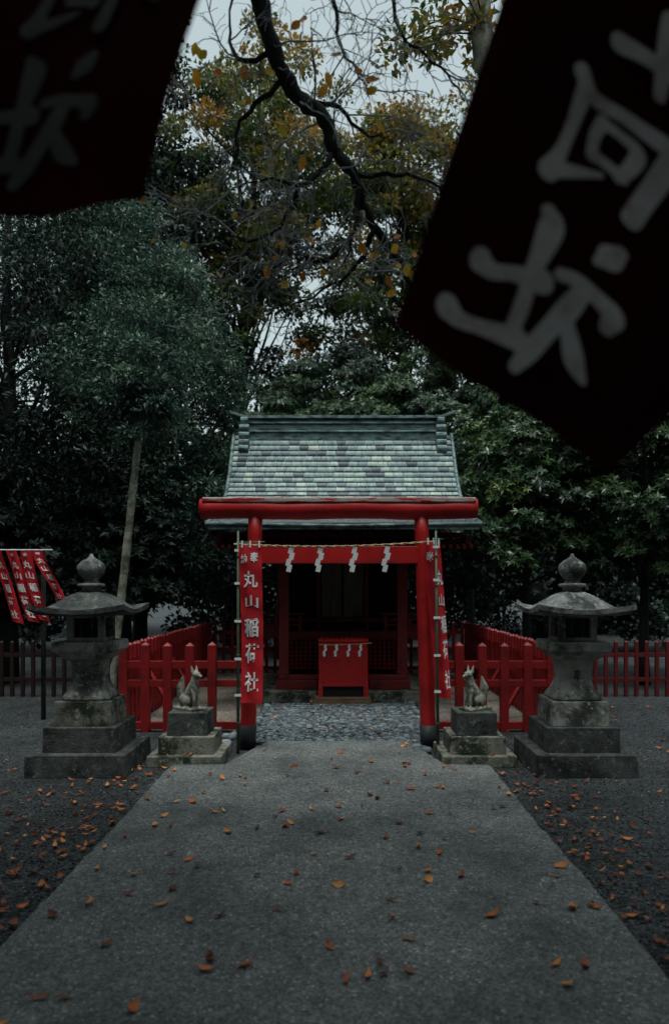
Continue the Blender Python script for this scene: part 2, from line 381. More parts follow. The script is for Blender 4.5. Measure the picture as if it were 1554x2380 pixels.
# ------------------------------------------------------------ big foreground banners (seen from behind)
SHA=[ # strokes (a,b) with half widths (m)
 ([(.425,.525),(.45,.49),(.442,.36),(.447,.25),(.44,.16)],[.013,.021,.013,.013,.012]),
 ([(.245,.315),(.30,.305),(.38,.325),(.485,.345)],[.020,.013,.012,.019]),
 ([(.180,.150),(.24,.138),(.33,.150),(.47,.172)],[.022,.014,.012,.018]),
 ([(.685,.565),(.66,.525),(.63,.49)],[.010,.019,.007]),
 ([(.735,.345),(.735,.385),(.68,.398),(.60,.405),(.535,.390)],[.012,.017,.013,.011,.010]),
 ([(.625,.395),(.60,.32),(.565,.24),(.53,.16),(.50,.10)],[.013,.017,.015,.016,.011]),
 ([(.615,.29),(.65,.245),(.69,.205),(.74,.175)],[.009,.015,.016,.007])]
KA=[([(.38,.95),(.45,.91),(.56,.925),(.69,.93)],[.014,.012,.011,.014]),
 ([(.41,.92),(.405,.80),(.395,.70),(.375,.63)],[.014,.010,.011,.018]),
 ([(.375,.635),(.46,.675),(.55,.725)],[.015,.010,.004]),
 ([(.50,.87),(.49,.81),(.50,.755)],[.010,.009,.010]),
 ([(.50,.865),(.57,.87),(.63,.86),(.62,.80),(.60,.755)],[.009,.008,.011,.010,.008]),
 ([(.50,.76),(.56,.765),(.61,.765)],[.010,.009,.010]),
 ([(.745,1.06),(.735,.95),(.70,.82),(.675,.67)],[.010,.016,.013,.014]),
 ([(.745,.93),(.80,.86),(.86,.80),(.91,.76)],[.011,.015,.013,.008]),
 ([(.47,1.085),(.56,1.10),(.66,1.10),(.76,1.09)],[.015,.012,.012,.015]),
 ([(.60,1.23),(.61,1.16),(.635,1.03)],[.014,.013,.008]),
 ([(.69,1.22),(.695,1.15),(.69,1.04)],[.011,.013,.008])]
INE=[([(.3,1.55),(.45,1.56),(.6,1.55)],[.012]*3),([(.45,1.6),(.44,1.45),(.44,1.32)],[.012]*3),([(.3,1.35),(.45,1.36),(.6,1.35)],[.012]*3),([(.72,1.6),(.72,1.45),(.71,1.32)],[.013]*3),([(.62,1.48),(.72,1.5),(.84,1.49)],[.011]*3)]
def big_banner(name,BL,A,B,strokes,Y,ink,shift=(0,0),flare=.6,ph=0,bmax=1.68,wav=.012,sc=1):
    E=empty(name)
    BL=np.array(BL);A=np.array(A);B=np.array(B)
    def fn(a,b,off=0):
        fa=a+flare*min(b,.8)*max(a,0)**4
        bb=b
        if flare==0: bb=b+ (1-min(b*1.5,1))*(.035*math.sin(a*7.5+.9))
        p=BL+A*fa+B*bb
        y=Y+wav*math.sin(a*7+b*3+ph)+wav*.7*math.sin(b*8+a*2)+off
        return (p[0],y,p[1])
    mb=MB(); nu,nv=60,90
    for j in range(nv+1):
        for i in range(nu+1): mb.v.append(fn(i/nu,bmax*j/nv))
    for j in range(nv):
        for i in range(nu):
            a=j*(nu+1)+i; mb.f.append((a,a+1,a+nu+2,a+nu+1))
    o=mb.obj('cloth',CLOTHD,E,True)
    for side,nm in ((-.0025,'lettering_back'),(.0025,'lettering_front')):
        mb=MB()
        for si,(pts,wd) in enumerate(strokes):
            P=cat([((p[0]-.45)*sc+.45+shift[0],p[1]*sc+shift[1],w_*sc) for p,w_ in zip(pts,wd)],8)
            S=[(p[0]*.43,p[1]*.56,p[2]) for p in P]
            d0=np.array(S[0][:2])-np.array(S[1][:2]); d0/=np.linalg.norm(d0)
            d1=np.array(S[-1][:2])-np.array(S[-2][:2]); d1/=np.linalg.norm(d1)
            pre=[]; post=[]
            for q in (.95,.8,.5):
                w0=S[0][2]; pre.append((S[0][0]+d0[0]*w0*q,S[0][1]+d0[1]*w0*q,w0*math.sqrt(1-q*q)))
                w1=S[-1][2]; post.insert(0,(S[-1][0]+d1[0]*w1*q,S[-1][1]+d1[1]*w1*q,w1*math.sqrt(1-q*q)))
            S=pre+S+post; k=len(S); o0=len(mb.v); off=side+(-.0004 if side<0 else .0004)*si
            for i in range(k):
                p=np.array(S[max(i-1,0)][:2]); q=np.array(S[min(i+1,k-1)][:2]); t=(q-p)/max(np.linalg.norm(q-p),1e-9)
                nn=np.array((-t[1],t[0])); c=np.array(S[i][:2]); ww=S[i][2]
                for s_ in (-1,-.5,0,.5,1):
                    r=c+nn*ww*s_; mb.v.append(fn(r[0]/.43,r[1]/.56,off))
            for i in range(k-1):
                for j in range(4):
                    a=o0+i*5+j; mb.f.append((a,a+1,a+6,a+5))
        mb.obj(nm,ink,E,True)
    top0=fn(0,bmax);top1=fn(1,bmax)
    mb=MB(); mb.tube([(top0[0]-.03,Y,top0[2]+.01),(top1[0]+.03,Y,top1[2]+.01)],.011,8); mb.obj('top_rod',BAMB,E,True)
    xx=top1[0]+.05 if top1[0]>0 else top0[0]-.05
    zz=(top1 if top1[0]>0 else top0)[2]
    mb=MB(); mb.tube([(xx*1.9,Y-.2,0),(xx*1.9,Y-.2,3.3)],.018,10); mb.tube([(xx*1.9,Y-.2,zz+.15),(xx,Y,zz+.01)],.006,6)
    mb.tube([(xx*1.9,Y-.2,3.25),((top0[0]+top1[0])/2,Y,(top0[2]+top1[2])/2)],.004,6); mb.obj('bamboo_pole',BAMB,E,True)
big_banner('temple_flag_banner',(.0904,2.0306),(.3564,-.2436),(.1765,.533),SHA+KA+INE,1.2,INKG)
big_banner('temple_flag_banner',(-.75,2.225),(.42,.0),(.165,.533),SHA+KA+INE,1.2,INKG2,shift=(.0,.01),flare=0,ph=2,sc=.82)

# ------------------------------------------------------------ shrine
S=empty('shrine_building'); CX=.06
mb=MB(); mb.box(CX-1.1,CX+1.1,10.06,13.2,0,.17); mb.obj('stone_plinth',STONEM,S,bevel=.02)
mb=MB()
mb.box(CX-.94,CX-.36,10.2,10.42,.17,.30); mb.box(CX+.36,CX+.94,10.2,10.42,.17,.30)
mb.box(CX-.90,CX+.90,10.23,10.40,.302,.37)
mb.box(CX-.94,CX-.78,10.43,12.9,.17,.34); mb.box(CX+.78,CX+.94,10.43,12.9,.17,.34)
for sx in (-1,1): mb.box(CX+sx*.83-.07,CX+sx*.83+.07,10.25,10.39,.372,2.30)
mb.box(CX-1.05,CX+1.05,10.27,10.37,1.98,2.10); mb.box(CX-1.3,CX+1.3,10.24,10.40,2.302,2.40)
for sx in (-1,1):
    mb.box(CX+sx*.83-.17,CX+sx*.83+.17,10.2,10.44,2.18,2.26); mb.box(CX+sx*.83-.045,CX+sx*.83+.045,10.4,11.6,2.05,2.15)
mb.obj('porch_frame',M('porch_red',(.13,.010,.011),(.22,.014,.015),4,.55,.3,30,patch=(.06,.007,.007),pscale=4),S,bevel=.008)
mb=MB()
mb.box(CX-1.4,CX+1.4,10.95,13.1,.86,.92)
mb.box(CX-1.42,CX+1.42,10.92,10.949,.84,.94)
for x in (-1.35,-.9,.9,1.35): mb.box(CX+x-.05,CX+x+.05,11.0,11.1,.17,.858)
for x in (-1.36,-1.0,-.64,.64,1.0,1.36): mb.box(CX+x-.025,CX+x+.025,10.98,11.03,.921,1.18)
for z in (1.02,1.10): mb.box(CX-1.36,CX-.64,10.99,11.02,z,z+.03); mb.box(CX+.64,CX+1.36,10.99,11.02,z,z+.03)
mb.box(CX-1.5,CX-.58,10.97,11.04,1.181,1.215); mb.box(CX+.58,CX+1.5,10.97,11.04,1.181,1.215)
for sx in (-1,1):
    mb.box(CX+sx*.95-.07,CX+sx*.95+.07,11.5,11.64,.921,2.75)
    mb.box(CX+sx*.38-.03,CX+sx*.38+.03,11.52,11.6,.921,2.2)
mb.box(CX-.95,CX+.95,11.5,11.62,2.20,2.34); mb.box(CX-.88,CX+.88,11.53,11.61,1.05,1.12)
mb.obj('cella_frame',M('cella_red',(.09,.008,.009),(.17,.012,.013),4,.6,.3,30),S,bevel=.006)
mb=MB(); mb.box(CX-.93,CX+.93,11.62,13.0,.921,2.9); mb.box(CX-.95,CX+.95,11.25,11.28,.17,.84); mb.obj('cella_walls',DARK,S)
mb=MB(); mb.box(CX-.33,CX-.02,11.57,11.6,1.13,2.15); mb.box(CX+.02,CX+.33,11.57,11.6,1.13,2.15)
mb.obj('doors',M('grey_door_wood',(.07,.07,.06),(.18,.18,.16),5,.7,.3,30,stretch=(6,6,.6)),S,bevel=.004)
mb=MB()
for i in range(25):
    x=-.84+i*.07; mb.box(CX+x-.012,CX+x+.012,11.03,11.05,.36,.82)
for i in range(8):
    z=.38+i*.062; mb.box(CX-.85,CX+.85,11.051,11.07,z-.012,z+.012)
mb.box(CX-.88,CX+.88,11.0,11.08,.82,.858)
for x in (-.88,-.3,.3,.88): mb.box(CX+x-.03,CX+x+.03,11.0,11.08,.17,.819)
mb.obj('lattice_panel',REDF,S)
mb=MB()
for i in range(4): mb.box(CX-.35,CX+.35,10.44+.13*i,10.57+.13*i-.002,.17,.34+.14*i)
mb.obj('steps',REDD,S,bevel=.006)
# roof
prof=[(9.15,2.40),(9.7,2.51),(10.2,2.67),(10.6,2.88),(10.95,3.2),(11.25,3.6),(11.52,4.0)]
pf=np.array(cat(prof,10)); seg=np.r_[0,np.cumsum(np.linalg.norm(np.diff(pf,axis=0),axis=1))]
def patp(s): return np.interp(s,seg,pf[:,0]),np.interp(s,seg,pf[:,1])
HW=1.7; L=seg[-1]; NR=26
m,nt,b=base_mat('copper_roof_plates'); uvn=nt.nodes.new('ShaderNodeAttribute'); uvn.attribute_name='rnd'
r=ramp(nt,[(0,(.035,.05,.06)),(.12,(.085,.12,.14)),(.3,(.17,.235,.245)),(.6,(.26,.35,.33)),(.8,(.34,.44,.38)),(1,(.47,.55,.44))]); nt.links.new(uvn.outputs['Fac'],r.inputs[0])
tc=nt.nodes.new('ShaderNodeTexCoord'); mp=nt.nodes.new('ShaderNodeMapping'); mp.inputs['Scale'].default_value=(14,2,2); nt.links.new(tc.outputs['Object'],mp.inputs[0])
ns=noise(nt,mp.outputs[0],1.5,8,.75); r2=ramp(nt,[(.35,(.36,.42,.46)),(.6,(1,1,1))]); nt.links.new(ns.outputs['Fac'],r2.inputs[0])
nt.links.new(mixc(nt,1.0,r.outputs[0],r2.outputs[0],'MULTIPLY'),b.inputs['Base Color']); b.inputs['Roughness'].default_value=.5
ROOFM=m
COPPER=M('green_copper',(.07,.115,.12),(.22,.32,.30),6,.55,.3,30,patch=(.025,.04,.043),pscale=5,pthr=(.46,.60),stretch=(1,1,3))
def roofside(flip):
    V=[];F=[];R=[]
    for k in range(NR):
        s0=L*k/NR; s1=L*(k+1)/NR+.012
        y0,z0=patp(s0);y1,z1=patp(min(s1,L)); 
        d=np.array((y1-y0,z1-z0)); d/=np.linalg.norm(d); nn=np.array((-d[1],d[0]))
        a=np.array((y0,z0))+nn*.018; bb=np.array((y1,z1))+nn*.001
        x=-HW-random.uniform(0,.14); 
        while x<HW:
            wd=.15*random.uniform(.85,1.12); xa=max(x,-HW)+.004; xb=min(x+wd,HW)-.004; x+=wd
            if xb-xa<.02: continue
            j=random.uniform(-.004,.004); h=random.uniform(0,.007)
            pts=[(xa,a[0],a[1]+h),(xb,a[0],a[1]+h+j),(xb,bb[0],bb[1]),(xa,bb[0],bb[1]),(xa,y0,z0-.006),(xb,y0,z0-.006)]
            if flip: pts=[(p[0],23.3-p[1],p[2]) for p in pts]
            o=len(V); V+=[(CX+p[0],p[1],p[2]) for p in pts]; F+=[(o,o+1,o+2,o+3),(o+4,o+5,o+1,o)]
            q=min(1,max(0,random.gauss(.55,.27))) if random.random()>.08 else random.random()*.12
            R+=[q,0]
    npmesh('roof_plates_back' if flip else 'roof_plates_front',np.array(V),np.array(F),ROOFM,S,rnd=np.array(R))
roofside(False); roofside(True)
mb=MB()
full=[(y,z) for y,z in pf]+[(23.3-y,z) for y,z in pf[::-1]]
k=len(full); vs=[]
for sx in (-1,1):
    for y,z in full: vs.append((CX+sx*(HW-.004),y,z-.012))
    for y,z in full: vs.append((CX+sx*(HW-.004),y,z-.075))
fs=[]
for i in range(k-1):
    fs.append((i,i+1,2*k+i+1,2*k+i)); fs.append((k+i,3*k+i,3*k+i+1,k+i+1))
    fs.append((i,k+i,k+i+1,i+1)); fs.append((2*k+i,2*k+i+1,3*k+i+1,3*k+i))
fs.append((0,2*k,3*k,k)); fs.append((k-1,2*k-1,4*k-1,3*k-1))
mb.add(vs,fs); mb.obj('roof_body',COPPER,S)
mb=MB()
for sx in (-1,1):
    mb.tube([(CX+sx*(HW+.01),y,z+.01) for y,z in full],.028,8)
mb.tube([(CX-HW-.03,9.14,2.395),(CX,9.14,2.37),(CX+HW+.03,9.14,2.395)],.022,8)
mb.obj('roof_edges',COPPER,S,True)
mb=MB()
for i in range(38):
    x=CX-1.62+i*3.24/37
    mb.box(x-.02,x+.02,9.25,11.5,2.27,2.315,Matrix.Rotation(math.radians(9),3,'X'))
mb.obj('rafters',REDD,S)
mb=MB()
for x in (-1.62,1.62): mb.box(CX+x-.04,CX+x+.04,9.5,13.2,2.17,2.27)
mb.box(CX-1.66,CX+1.66,9.75,9.85,2.27,2.33); mb.obj('purlins',REDD,S,bevel=.005)
mb=MB(); mb.add([(CX-1.1,10.9,2.3),(CX-1.1,12.5,2.3),(CX-1.1,11.66,3.8),(CX+1.1,10.9,2.3),(CX+1.1,12.5,2.3),(CX+1.1,11.66,3.8)],[(0,1,2),(3,5,4)]); mb.obj('gable_walls',REDD,S)
mb=MB()
mb.box(CX-1.56,CX+1.56,11.44,11.86,3.90,4.02); mb.box(CX-1.58,CX+1.58,11.41,11.89,4.022,4.05)
mb.box(CX-1.53,CX+1.53,11.47,11.83,4.052,4.16); mb.box(CX-1.6,CX+1.6,11.43,11.87,4.162,4.19); mb.box(CX-1.55,CX+1.55,11.47,11.83,4.192,4.24)
mb.obj('ridge_box',COPPER,S,bevel=.008)
mb=MB(); pts=[]
for i in range(31):
    t=-1+2*i/30; pts.append((CX+t*1.76,11.65,4.275+.075*max(0,abs(t)-.86)/.14*1.0))
vs=[];fs=[]
for p in pts:
    for yy,zz in ((-.24,-.03),(.24,-.03),(.24,.012),(.08,.03),(-.08,.03),(-.24,.012)): vs.append((p[0],p[1]+yy,p[2]+zz))
for i in range(30):
    for j in range(6): fs.append((i*6+j,i*6+(j+1)%6,(i+1)*6+(j+1)%6,(i+1)*6+j))
fs+=[tuple(range(6)),tuple(180+j for j in range(5,-1,-1))]
mb.add(vs,fs); mb.obj('ridge_cap',COPPER,S)
mb=MB()
for sx in (-1,1):
    x=CX+sx*1.53
    for i,(z,wd,dy) in enumerate([(4.2,.055,.02),(4.08,.075,.0),(3.96,.08,-.02),(3.84,.08,-.05),(3.74,.075,-.09)]):
        mb.tube([(x-wd,11.40+dy,z),(x+wd,11.40+dy,z)],.062,12)
    mb.box(x-.06,x+.06,11.38,11.5,3.72,4.24)
mb.obj('ridge_end_ornaments',COPPER,S,bevel=.004)

# offering box
O=empty('offering_box')
mb=MB(); mb.box(CX-.40,CX+.38,9.84,10.2,.012,.07); mb.box(CX-.385,CX+.365,9.86,10.18,.072,.115); mb.obj('wooden_base',WOOD,O,bevel=.006)
mb=MB(); x0,x1=CX-.335,CX+.335
mb.box(x0+.004,x1-.004,9.875,10.15,.26,.86); mb.box(x0,x0+.06,9.868,9.93,.116,.27); mb.box(x1-.06,x1,9.868,9.93,.116,.27)
mb.box(x0,x0+.06,10.1,10.16,.116,.27); mb.box(x1-.06,x1,10.1,10.16,.116,.27)
mb.box(x0-.005,x1+.005,9.862,10.165,.862,.895); mb.box(x0+.063,x1-.063,9.871,9.874,.26,.30)
for i in range(9): mb.box(x0+.04+i*.066,x0+.06+i*.066,9.89,10.14,.896,.915)
mb.obj('box_body',RED,O,bevel=.006)
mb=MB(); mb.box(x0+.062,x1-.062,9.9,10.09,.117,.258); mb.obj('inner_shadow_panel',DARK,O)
mb=MB(); rope(mb,(x0,9.84,.83),(x1+.05,9.84,.85),.012,.006); mb.obj('straw_rope',ROPE,O,True)
mb=MB()
for x in (-.25,-.10,.07,.225): shide(mb,CX+x,9.835,.825,.065,.15)
mb.obj('paper_streamers',WHITE,O)

# ------------------------------------------------------------ fences
def fence(name,p0,p1,step,w,h,rails,mat,cap=.035,bw=.05):
    p0=np.array(p0,float);p1=np.array(p1,float); L=np.linalg.norm(p1-p0); n=int(round(L/step)); d=(p1-p0)/L
    mb=MB()
    for i in range(n+1):
        p=p0+d*L*i/n; mb.post(p[0]+random.gauss(0,.003),p[1],w,0.0,h+random.uniform(-.008,.008),cap)
    nn=np.array((-d[1],d[0]))
    for z,rh in rails:
        a=p0-d*.03;b_=p1+d*.03; q=[a-nn*bw/2,b_-nn*bw/2,b_+nn*bw/2,a+nn*bw/2]
        mb.add([(x,y,z) for x,y in q]+[(x,y,z+rh) for x,y in q],[(3,2,1,0),(4,5,6,7),(0,1,5,4),(1,2,6,5),(2,3,7,6),(3,0,4,7)])
    return mb.obj(name,mat,bevel=.004)
RL=[(.70,.085),(.50,.075),(.03,.08)]
fence('red_fence',(-2.38,8.1),(-1.40,8.1),.245,.09,.955,RL,REDF,.04,.055)
fence('red_fence',(2.34,8.1),(1.33,8.1),.25,.09,.955,RL,REDF,.04,.055)
mb=MB()
for x0,x1 in ((-1.345,-1.02),(1.02,1.275)):
    for z,h in RL: mb.box(x0,x1,8.075,8.125,z,z+h)
mb.post(-1.0,8.1,.085,0,.955); mb.post(1.0,8.1,.085,0,.955)
mb.obj('fence_gate_rail',REDF,bevel=.004)
fence('red_fence',(-2.40,8.28),(-2.40,13.6),.16,.055,.94,[(.72,.07),(.42,.06),(.06,.07)],REDF,.035,.03)
fence('red_fence',(2.36,8.28),(2.36,13.6),.16,.055,.94,[(.72,.07),(.42,.06),(.06,.07)],REDF,.035,.03)
fence('red_fence',(-2.3,13.65),(2.3,13.65),.16,.055,.94,[(.72,.07),(.42,.06),(.06,.07)],REDF,.035,.03)
mb=MB()
for sx in (-1,1):
    for yy in (8.9,10.2):
        mb.tube([(sx*2.33,yy,.62),(sx*1.98,yy,.02)],.028,4)
mb.obj('fence_braces',REDF)
REDF2=M('darker_fence_red',(.07,.005,.006),(.13,.008,.009),3,.6,.25,30)  # even, darker red for the right picket fence
REDF3=M('shaded_fence_red',(.012,.003,.003),(.024,.004,.004),3,.6,.25,30)  # left picket fence: its shade is put into this near-black red
fence('picket_fence',(2.55,10.7),(7.5,10.7),.15,.05,.80,[(.58,.06),(.22,.06)],REDF2,.03,.025)
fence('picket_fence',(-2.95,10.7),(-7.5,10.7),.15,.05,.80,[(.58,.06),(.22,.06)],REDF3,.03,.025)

# ------------------------------------------------------------ stone lanterns
LICH=M('lichen_stone',(.12,.125,.12),(.28,.285,.27),9,.9,.7,60,patch=(.032,.036,.034),pscale=4,pthr=(.44,.58),bdist=.016,patch2=(.42,.43,.41))
def lantern(X,Y,dark,mark):
    E=empty('stone_lantern')
    def sq(nm,hw,z0,z1,mat,bev=.012,taper=0):
        mb=MB(); mb.lathe(X,Y,[(hw,z0),(hw-taper,z1)],square=True,ch=.0+.02); return mb.obj(nm,mat,E,bevel=bev)
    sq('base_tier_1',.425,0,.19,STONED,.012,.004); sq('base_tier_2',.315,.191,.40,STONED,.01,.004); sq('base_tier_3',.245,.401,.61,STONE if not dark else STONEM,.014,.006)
    mb=MB(); mb.lathe(X,Y,[(.205,.611),(.21,.635),(.195,.66),(.165,.70),(.143,.76),(.135,.83),(.14,.90),(.155,.95),(.16,.965)],square=True,ch=.28); mb.obj('shaft',STONE,E,True,bevel=.0)
    mb=MB(); mb.lathe(X,Y,[(.17,.966),(.20,.99),(.235,1.03),(.262,1.045),(.262,1.115),(.25,1.127)],square=True,ch=.05); mb.obj('platform',STONE,E,bevel=.008)
    mb=MB(); h=.165
    for sx in(-1,1):
        for sy in(-1,1): mb.box(X+sx*h-.028-sx*.028,X+sx*h+.028-sx*.028,Y+sy*h-.028-sy*.028,Y+sy*h+.028-sy*.028,1.128,1.36)
    mb.box(X-h+.003,X+h-.003,Y-h+.003,Y+h-.003,1.129,1.16); mb.box(X-h+.003,X+h-.003,Y-h+.003,Y+h-.003,1.33,1.358)
    mb.obj('firebox',STONE,E,bevel=.004)
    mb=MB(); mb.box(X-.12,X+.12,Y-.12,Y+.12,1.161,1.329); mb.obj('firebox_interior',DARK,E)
    mb=MB()
    for sx in (-.05,.05): mb.box(X+sx-.006,X+sx+.006,Y-.135,Y-.123,1.161,1.329); mb.box(X-.135,X-.123,Y+sx-.006,Y+sx+.006,1.161,1.329); mb.box(X+.123,X+.135,Y+sx-.006,Y+sx+.006,1.161,1.329)
    mb.obj('window_bars',STONED,E)
    n=28; R=.395; vs=[];fs=[]
    def hz(x,y):
        r=max(abs(x),abs(y)); c=(abs(x)*abs(y))**1.6
        bell=.5+.5*math.cos(math.pi*min(1,(r/.93)**1.25)) ; return 1.385+.19*(.80*bell+.20*(1-r))+.022*max(0,(r-.8)/.2)**2+.05*c*r**3
    for s_,dz in ((1,0),(0,0)):
        for j in range(n+1):
            for i in range(n+1):
                x=-1+2*i/n;y=-1+2*j/n; r=max(abs(x),abs(y)); c=(abs(x)*abs(y))**2
                ex=1+.04*c
                z=hz(x,y) if s_ else 1.352+.018*max(0,(r-.8)/.2)**2+.045*c*r**3
                vs.append((X+x*R*ex,Y+y*R*ex,z))
    N1=(n+1)**2
    for j in range(n):
        for i in range(n):
            a=j*(n+1)+i; fs.append((a,a+1,a+n+2,a+n+1)); fs.append((N1+a,N1+a+n+1,N1+a+n+2,N1+a+1))
    ring=[i for i in range(n+1)]+[(j)*(n+1)+n for j in range(1,n+1)]+[n*(n+1)+i for i in range(n-1,-1,-1)]+[j*(n+1) for j in range(n-1,0,-1)]
    for a,b_ in zip(ring,ring[1:]+ring[:1]): fs.append((a,N1+a,N1+b_,b_))
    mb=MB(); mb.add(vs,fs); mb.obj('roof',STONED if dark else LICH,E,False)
    mb=MB(); mb.lathe(X,Y,[(.085,1.55),(.085,1.60),(.115,1.605),(.118,1.63),(.07,1.64),(.06,1.66),(.085,1.69),(.112,1.725),(.122,1.765),(.112,1.805),(.08,1.835),(.045,1.855),(.02,1.875),(.012,1.90)],24)
    mb.obj('finial',LICH,E,True)
    if mark:
        mb=MB(); put_text(mb,'奉',lambda u,v:(X+u,Y-.141,.83+v),0,0,.075,.10); mb.obj('carved_character',STONED,E)
lantern(-2.21,6.54,True,False); lantern(2.085,6.54,False,True)

# ------------------------------------------------------------ foxes
import bmesh
def fox(X,Y,sx):
    E=empty('fox_statue')
    for nm,hw,z0,z1,mt in (('base_slab',.335,0,.10,STONEM),('base_tier',.25,.101,.255,STONEM),('pedestal',.185,.256,.46,STONED)):
        mb=MB(); mb.lathe(X,Y,[(hw,z0),(hw-.004,z1)],square=True,ch=.03); mb.obj(nm,mt,E,bevel=.012)
    bm=bmesh.new()
    def ell(c,r,rot=None):
        mt=Matrix.Translation(c)@(rot.to_4x4() if rot else Matrix.Identity(4))@Matrix.Diagonal((*r,1))
        bmesh.ops.create_icosphere(bm,subdivisions=3,radius=1,matrix=mt)
    def cap(a,b_,r0,r1,n=9):
        a=Vector(a);b_=Vector(b_)
        for i in range(n+1):
            t=i/n; bmesh.ops.create_icosphere(bm,subdivisions=2,radius=r0+(r1-r0)*t,matrix=Matrix.Translation(a.lerp(b_,t)))
    cap((-.055,0,.085),(.035,0,.215),.064,.050); ell((.045,0,.19),(.042,.045,.07))
    for s in(-1,1):
        ell((-.045,s*.038,.075),(.072,.036,.07),Matrix.Rotation(math.radians(-25),3,'Y'))
        cap((.055,s*.028,.17),(.07,s*.027,.09),.023,.015); cap((.07,s*.027,.09),(.068,s*.027,.022),.015,.014)
        ell((.082,s*.027,.014),(.026,.016,.014)); cap((-.03,s*.052,.016),(.035,s*.052,.014),.018,.014)
        cap((.045,s*.023,.345),(.035,s*.032,.405),.018,.004)
        ell((.092,s*.024,.335),(.008,.006,.006))
    cap((.04,0,.235),(.055,0,.305),.042,.034); ell((.065,0,.322),(.044,.037,.034))
    cap((.09,0,.317),(.135,0,.308),.022,.012); cap((.09,0,.298),(.125,0,.286),.014,.008)
    cap((-.10,0,.035),(-.145,0,.09),.024,.034); cap((-.145,0,.09),(-.15,0,.18),.034,.042); cap((-.15,0,.18),(-.115,0,.29),.042,.010)
    bmesh.ops.create_cube(bm,size=1,matrix=Matrix.Translation((-.03,0,.0))@Matrix.Diagonal((.29,.16,.03,1)))
    me=bpy.data.meshes.new('fox'); bm.to_mesh(me); bm.free(); me.materials.append(FOXM)
    o=bpy.data.objects.new('seated_fox',me); COL.objects.link(o); o.parent=E
    o.location=(X,Y,.472)
    o.rotation_euler=(0,0,math.radians(-38) if sx>0 else math.radians(-142))
    r=o.modifiers.new('r','REMESH'); r.mode='VOXEL'; r.voxel_size=.0055; r.use_smooth_shade=True
    s=o.modifiers.new('s','SMOOTH'); s.iterations=3; s.factor=.5
fox(-1.37,6.8,1); fox(1.25,6.8,-1)

# ------------------------------------------------------------ vegetation
def unit(n):
    v=rng.normal(size=(n,3)); return v/np.linalg.norm(v,axis=1,keepdims=True)
def leafquads(P,D,Nn,Ln,W):
    Sd=np.cross(D,Nn); Sd/=np.linalg.norm(Sd,axis=1,keepdims=True)+1e-9
    Ln=Ln[:,None];W=W[:,None]
    up=np.cross(Sd,D)
    a=P; t=P+D*Ln-up*Ln*.12; l=P+D*Ln*.45+Sd*W+up*Ln*.08; r_=P+D*Ln*.45-Sd*W+up*Ln*.08
    V=np.stack([a,l,t,r_],1).reshape(-1,3); F=np.arange(len(P)*4).reshape(-1,4); return V,F
def crown_clumps(c,rad,n,cr,shell=.5,lobes=7,bottom=-1.0):
    c=np.array(c,float);rad=np.array(rad,float); L_=unit(lobes); out=[]
    while len(out)<n:
        d=unit(1)[0]
        if d[2]<bottom: continue
        lob=.72+.38*np.max(np.clip(L_@d,0,1)**6)
        r=(shell+(1-shell)*rng.uniform()**.6)*lob
        out.append(np.r_[c+d*rad*r,rng.uniform(*cr),r])
    return np.array(out)
def foliage(name,cl,per,Ln,asp,mat,parent,bias=0.0,flat_=.55,droop=0,up=.8,hcol=0.0):
    n=len(cl)*per; C=np.repeat(cl[:,:3],per,0); R=np.repeat(cl[:,3],per)
    d=unit(n); r=rng.uniform(0,1,n)**.45
    P=C+d*(R*r)[:,None]*np.array([1,1,flat_])
    D=d*.8+rng.normal(size=(n,3))*.6; D[:,2]-=droop; D/=np.linalg.norm(D,axis=1,keepdims=True)
    Nn=rng.normal(size=(n,3))*.6+np.array([0,-.25,up]); 
    V,F=leafquads(P,D,Nn,Ln*rng.uniform(.6,1.3,n),Ln*asp*rng.uniform(.7,1.2,n))
    cv=np.repeat(rng.normal(0,.19,len(cl)),per)
    zt=(P[:,2]-P[:,2].min())/(np.ptp(P[:,2])+1e-6)
    rn=np.clip(.4+bias+cv+rng.normal(0,.12,n)+hcol*(zt-.5)+.2*(d[:,2]*r),0,1)
    return npmesh(name,V,F,mat,parent,rnd=rn)
def rosettes(name,cl,per,k,Ln,asp,mat,parent,bias=0,flat_=.7):
    n=len(cl)*per; C=np.repeat(cl[:,:3],per,0); R=np.repeat(cl[:,3],per)
    d=unit(n); d[:,2]=np.abs(d[:,2])*.8-.15; d[:,1]-=.25; d/=np.linalg.norm(d,axis=1,keepdims=True)
    P=C+d*(R*rng.uniform(.55,1,n))[:,None]*np.array([1,1,flat_])
    ax=d+np.array([0,-.1,.5])+rng.normal(size=(n,3))*.25; ax/=np.linalg.norm(ax,axis=1,keepdims=True)
    t=np.cross(ax,unit(n)); t/=np.linalg.norm(t,axis=1,keepdims=True); b_=np.cross(ax,t)
    PP=np.repeat(P,k,0); AX=np.repeat(ax,k,0); T_=np.repeat(t,k,0); B_=np.repeat(b_,k,0)
    a=np.tile(np.arange(k)*2*np.pi/k,n)+rng.normal(0,.25,n*k); tilt=rng.uniform(.1,.75,n*k)
    D=(T_*np.cos(a)[:,None]+B_*np.sin(a)[:,None])*np.cos(tilt)[:,None]+AX*np.sin(tilt)[:,None]
    V,F=leafquads(PP,D,AX+.01,Ln*rng.uniform(.7,1.25,n*k),Ln*asp*rng.uniform(.8,1.2,n*k))
    rn=np.clip(.42+bias+np.repeat(rng.normal(0,.17,len(cl)),per*k)+rng.normal(0,.12,n*k)+.25*np.repeat(d[:,2],k),0,1)
    return npmesh(name,V,F,mat,parent,rnd=rn)
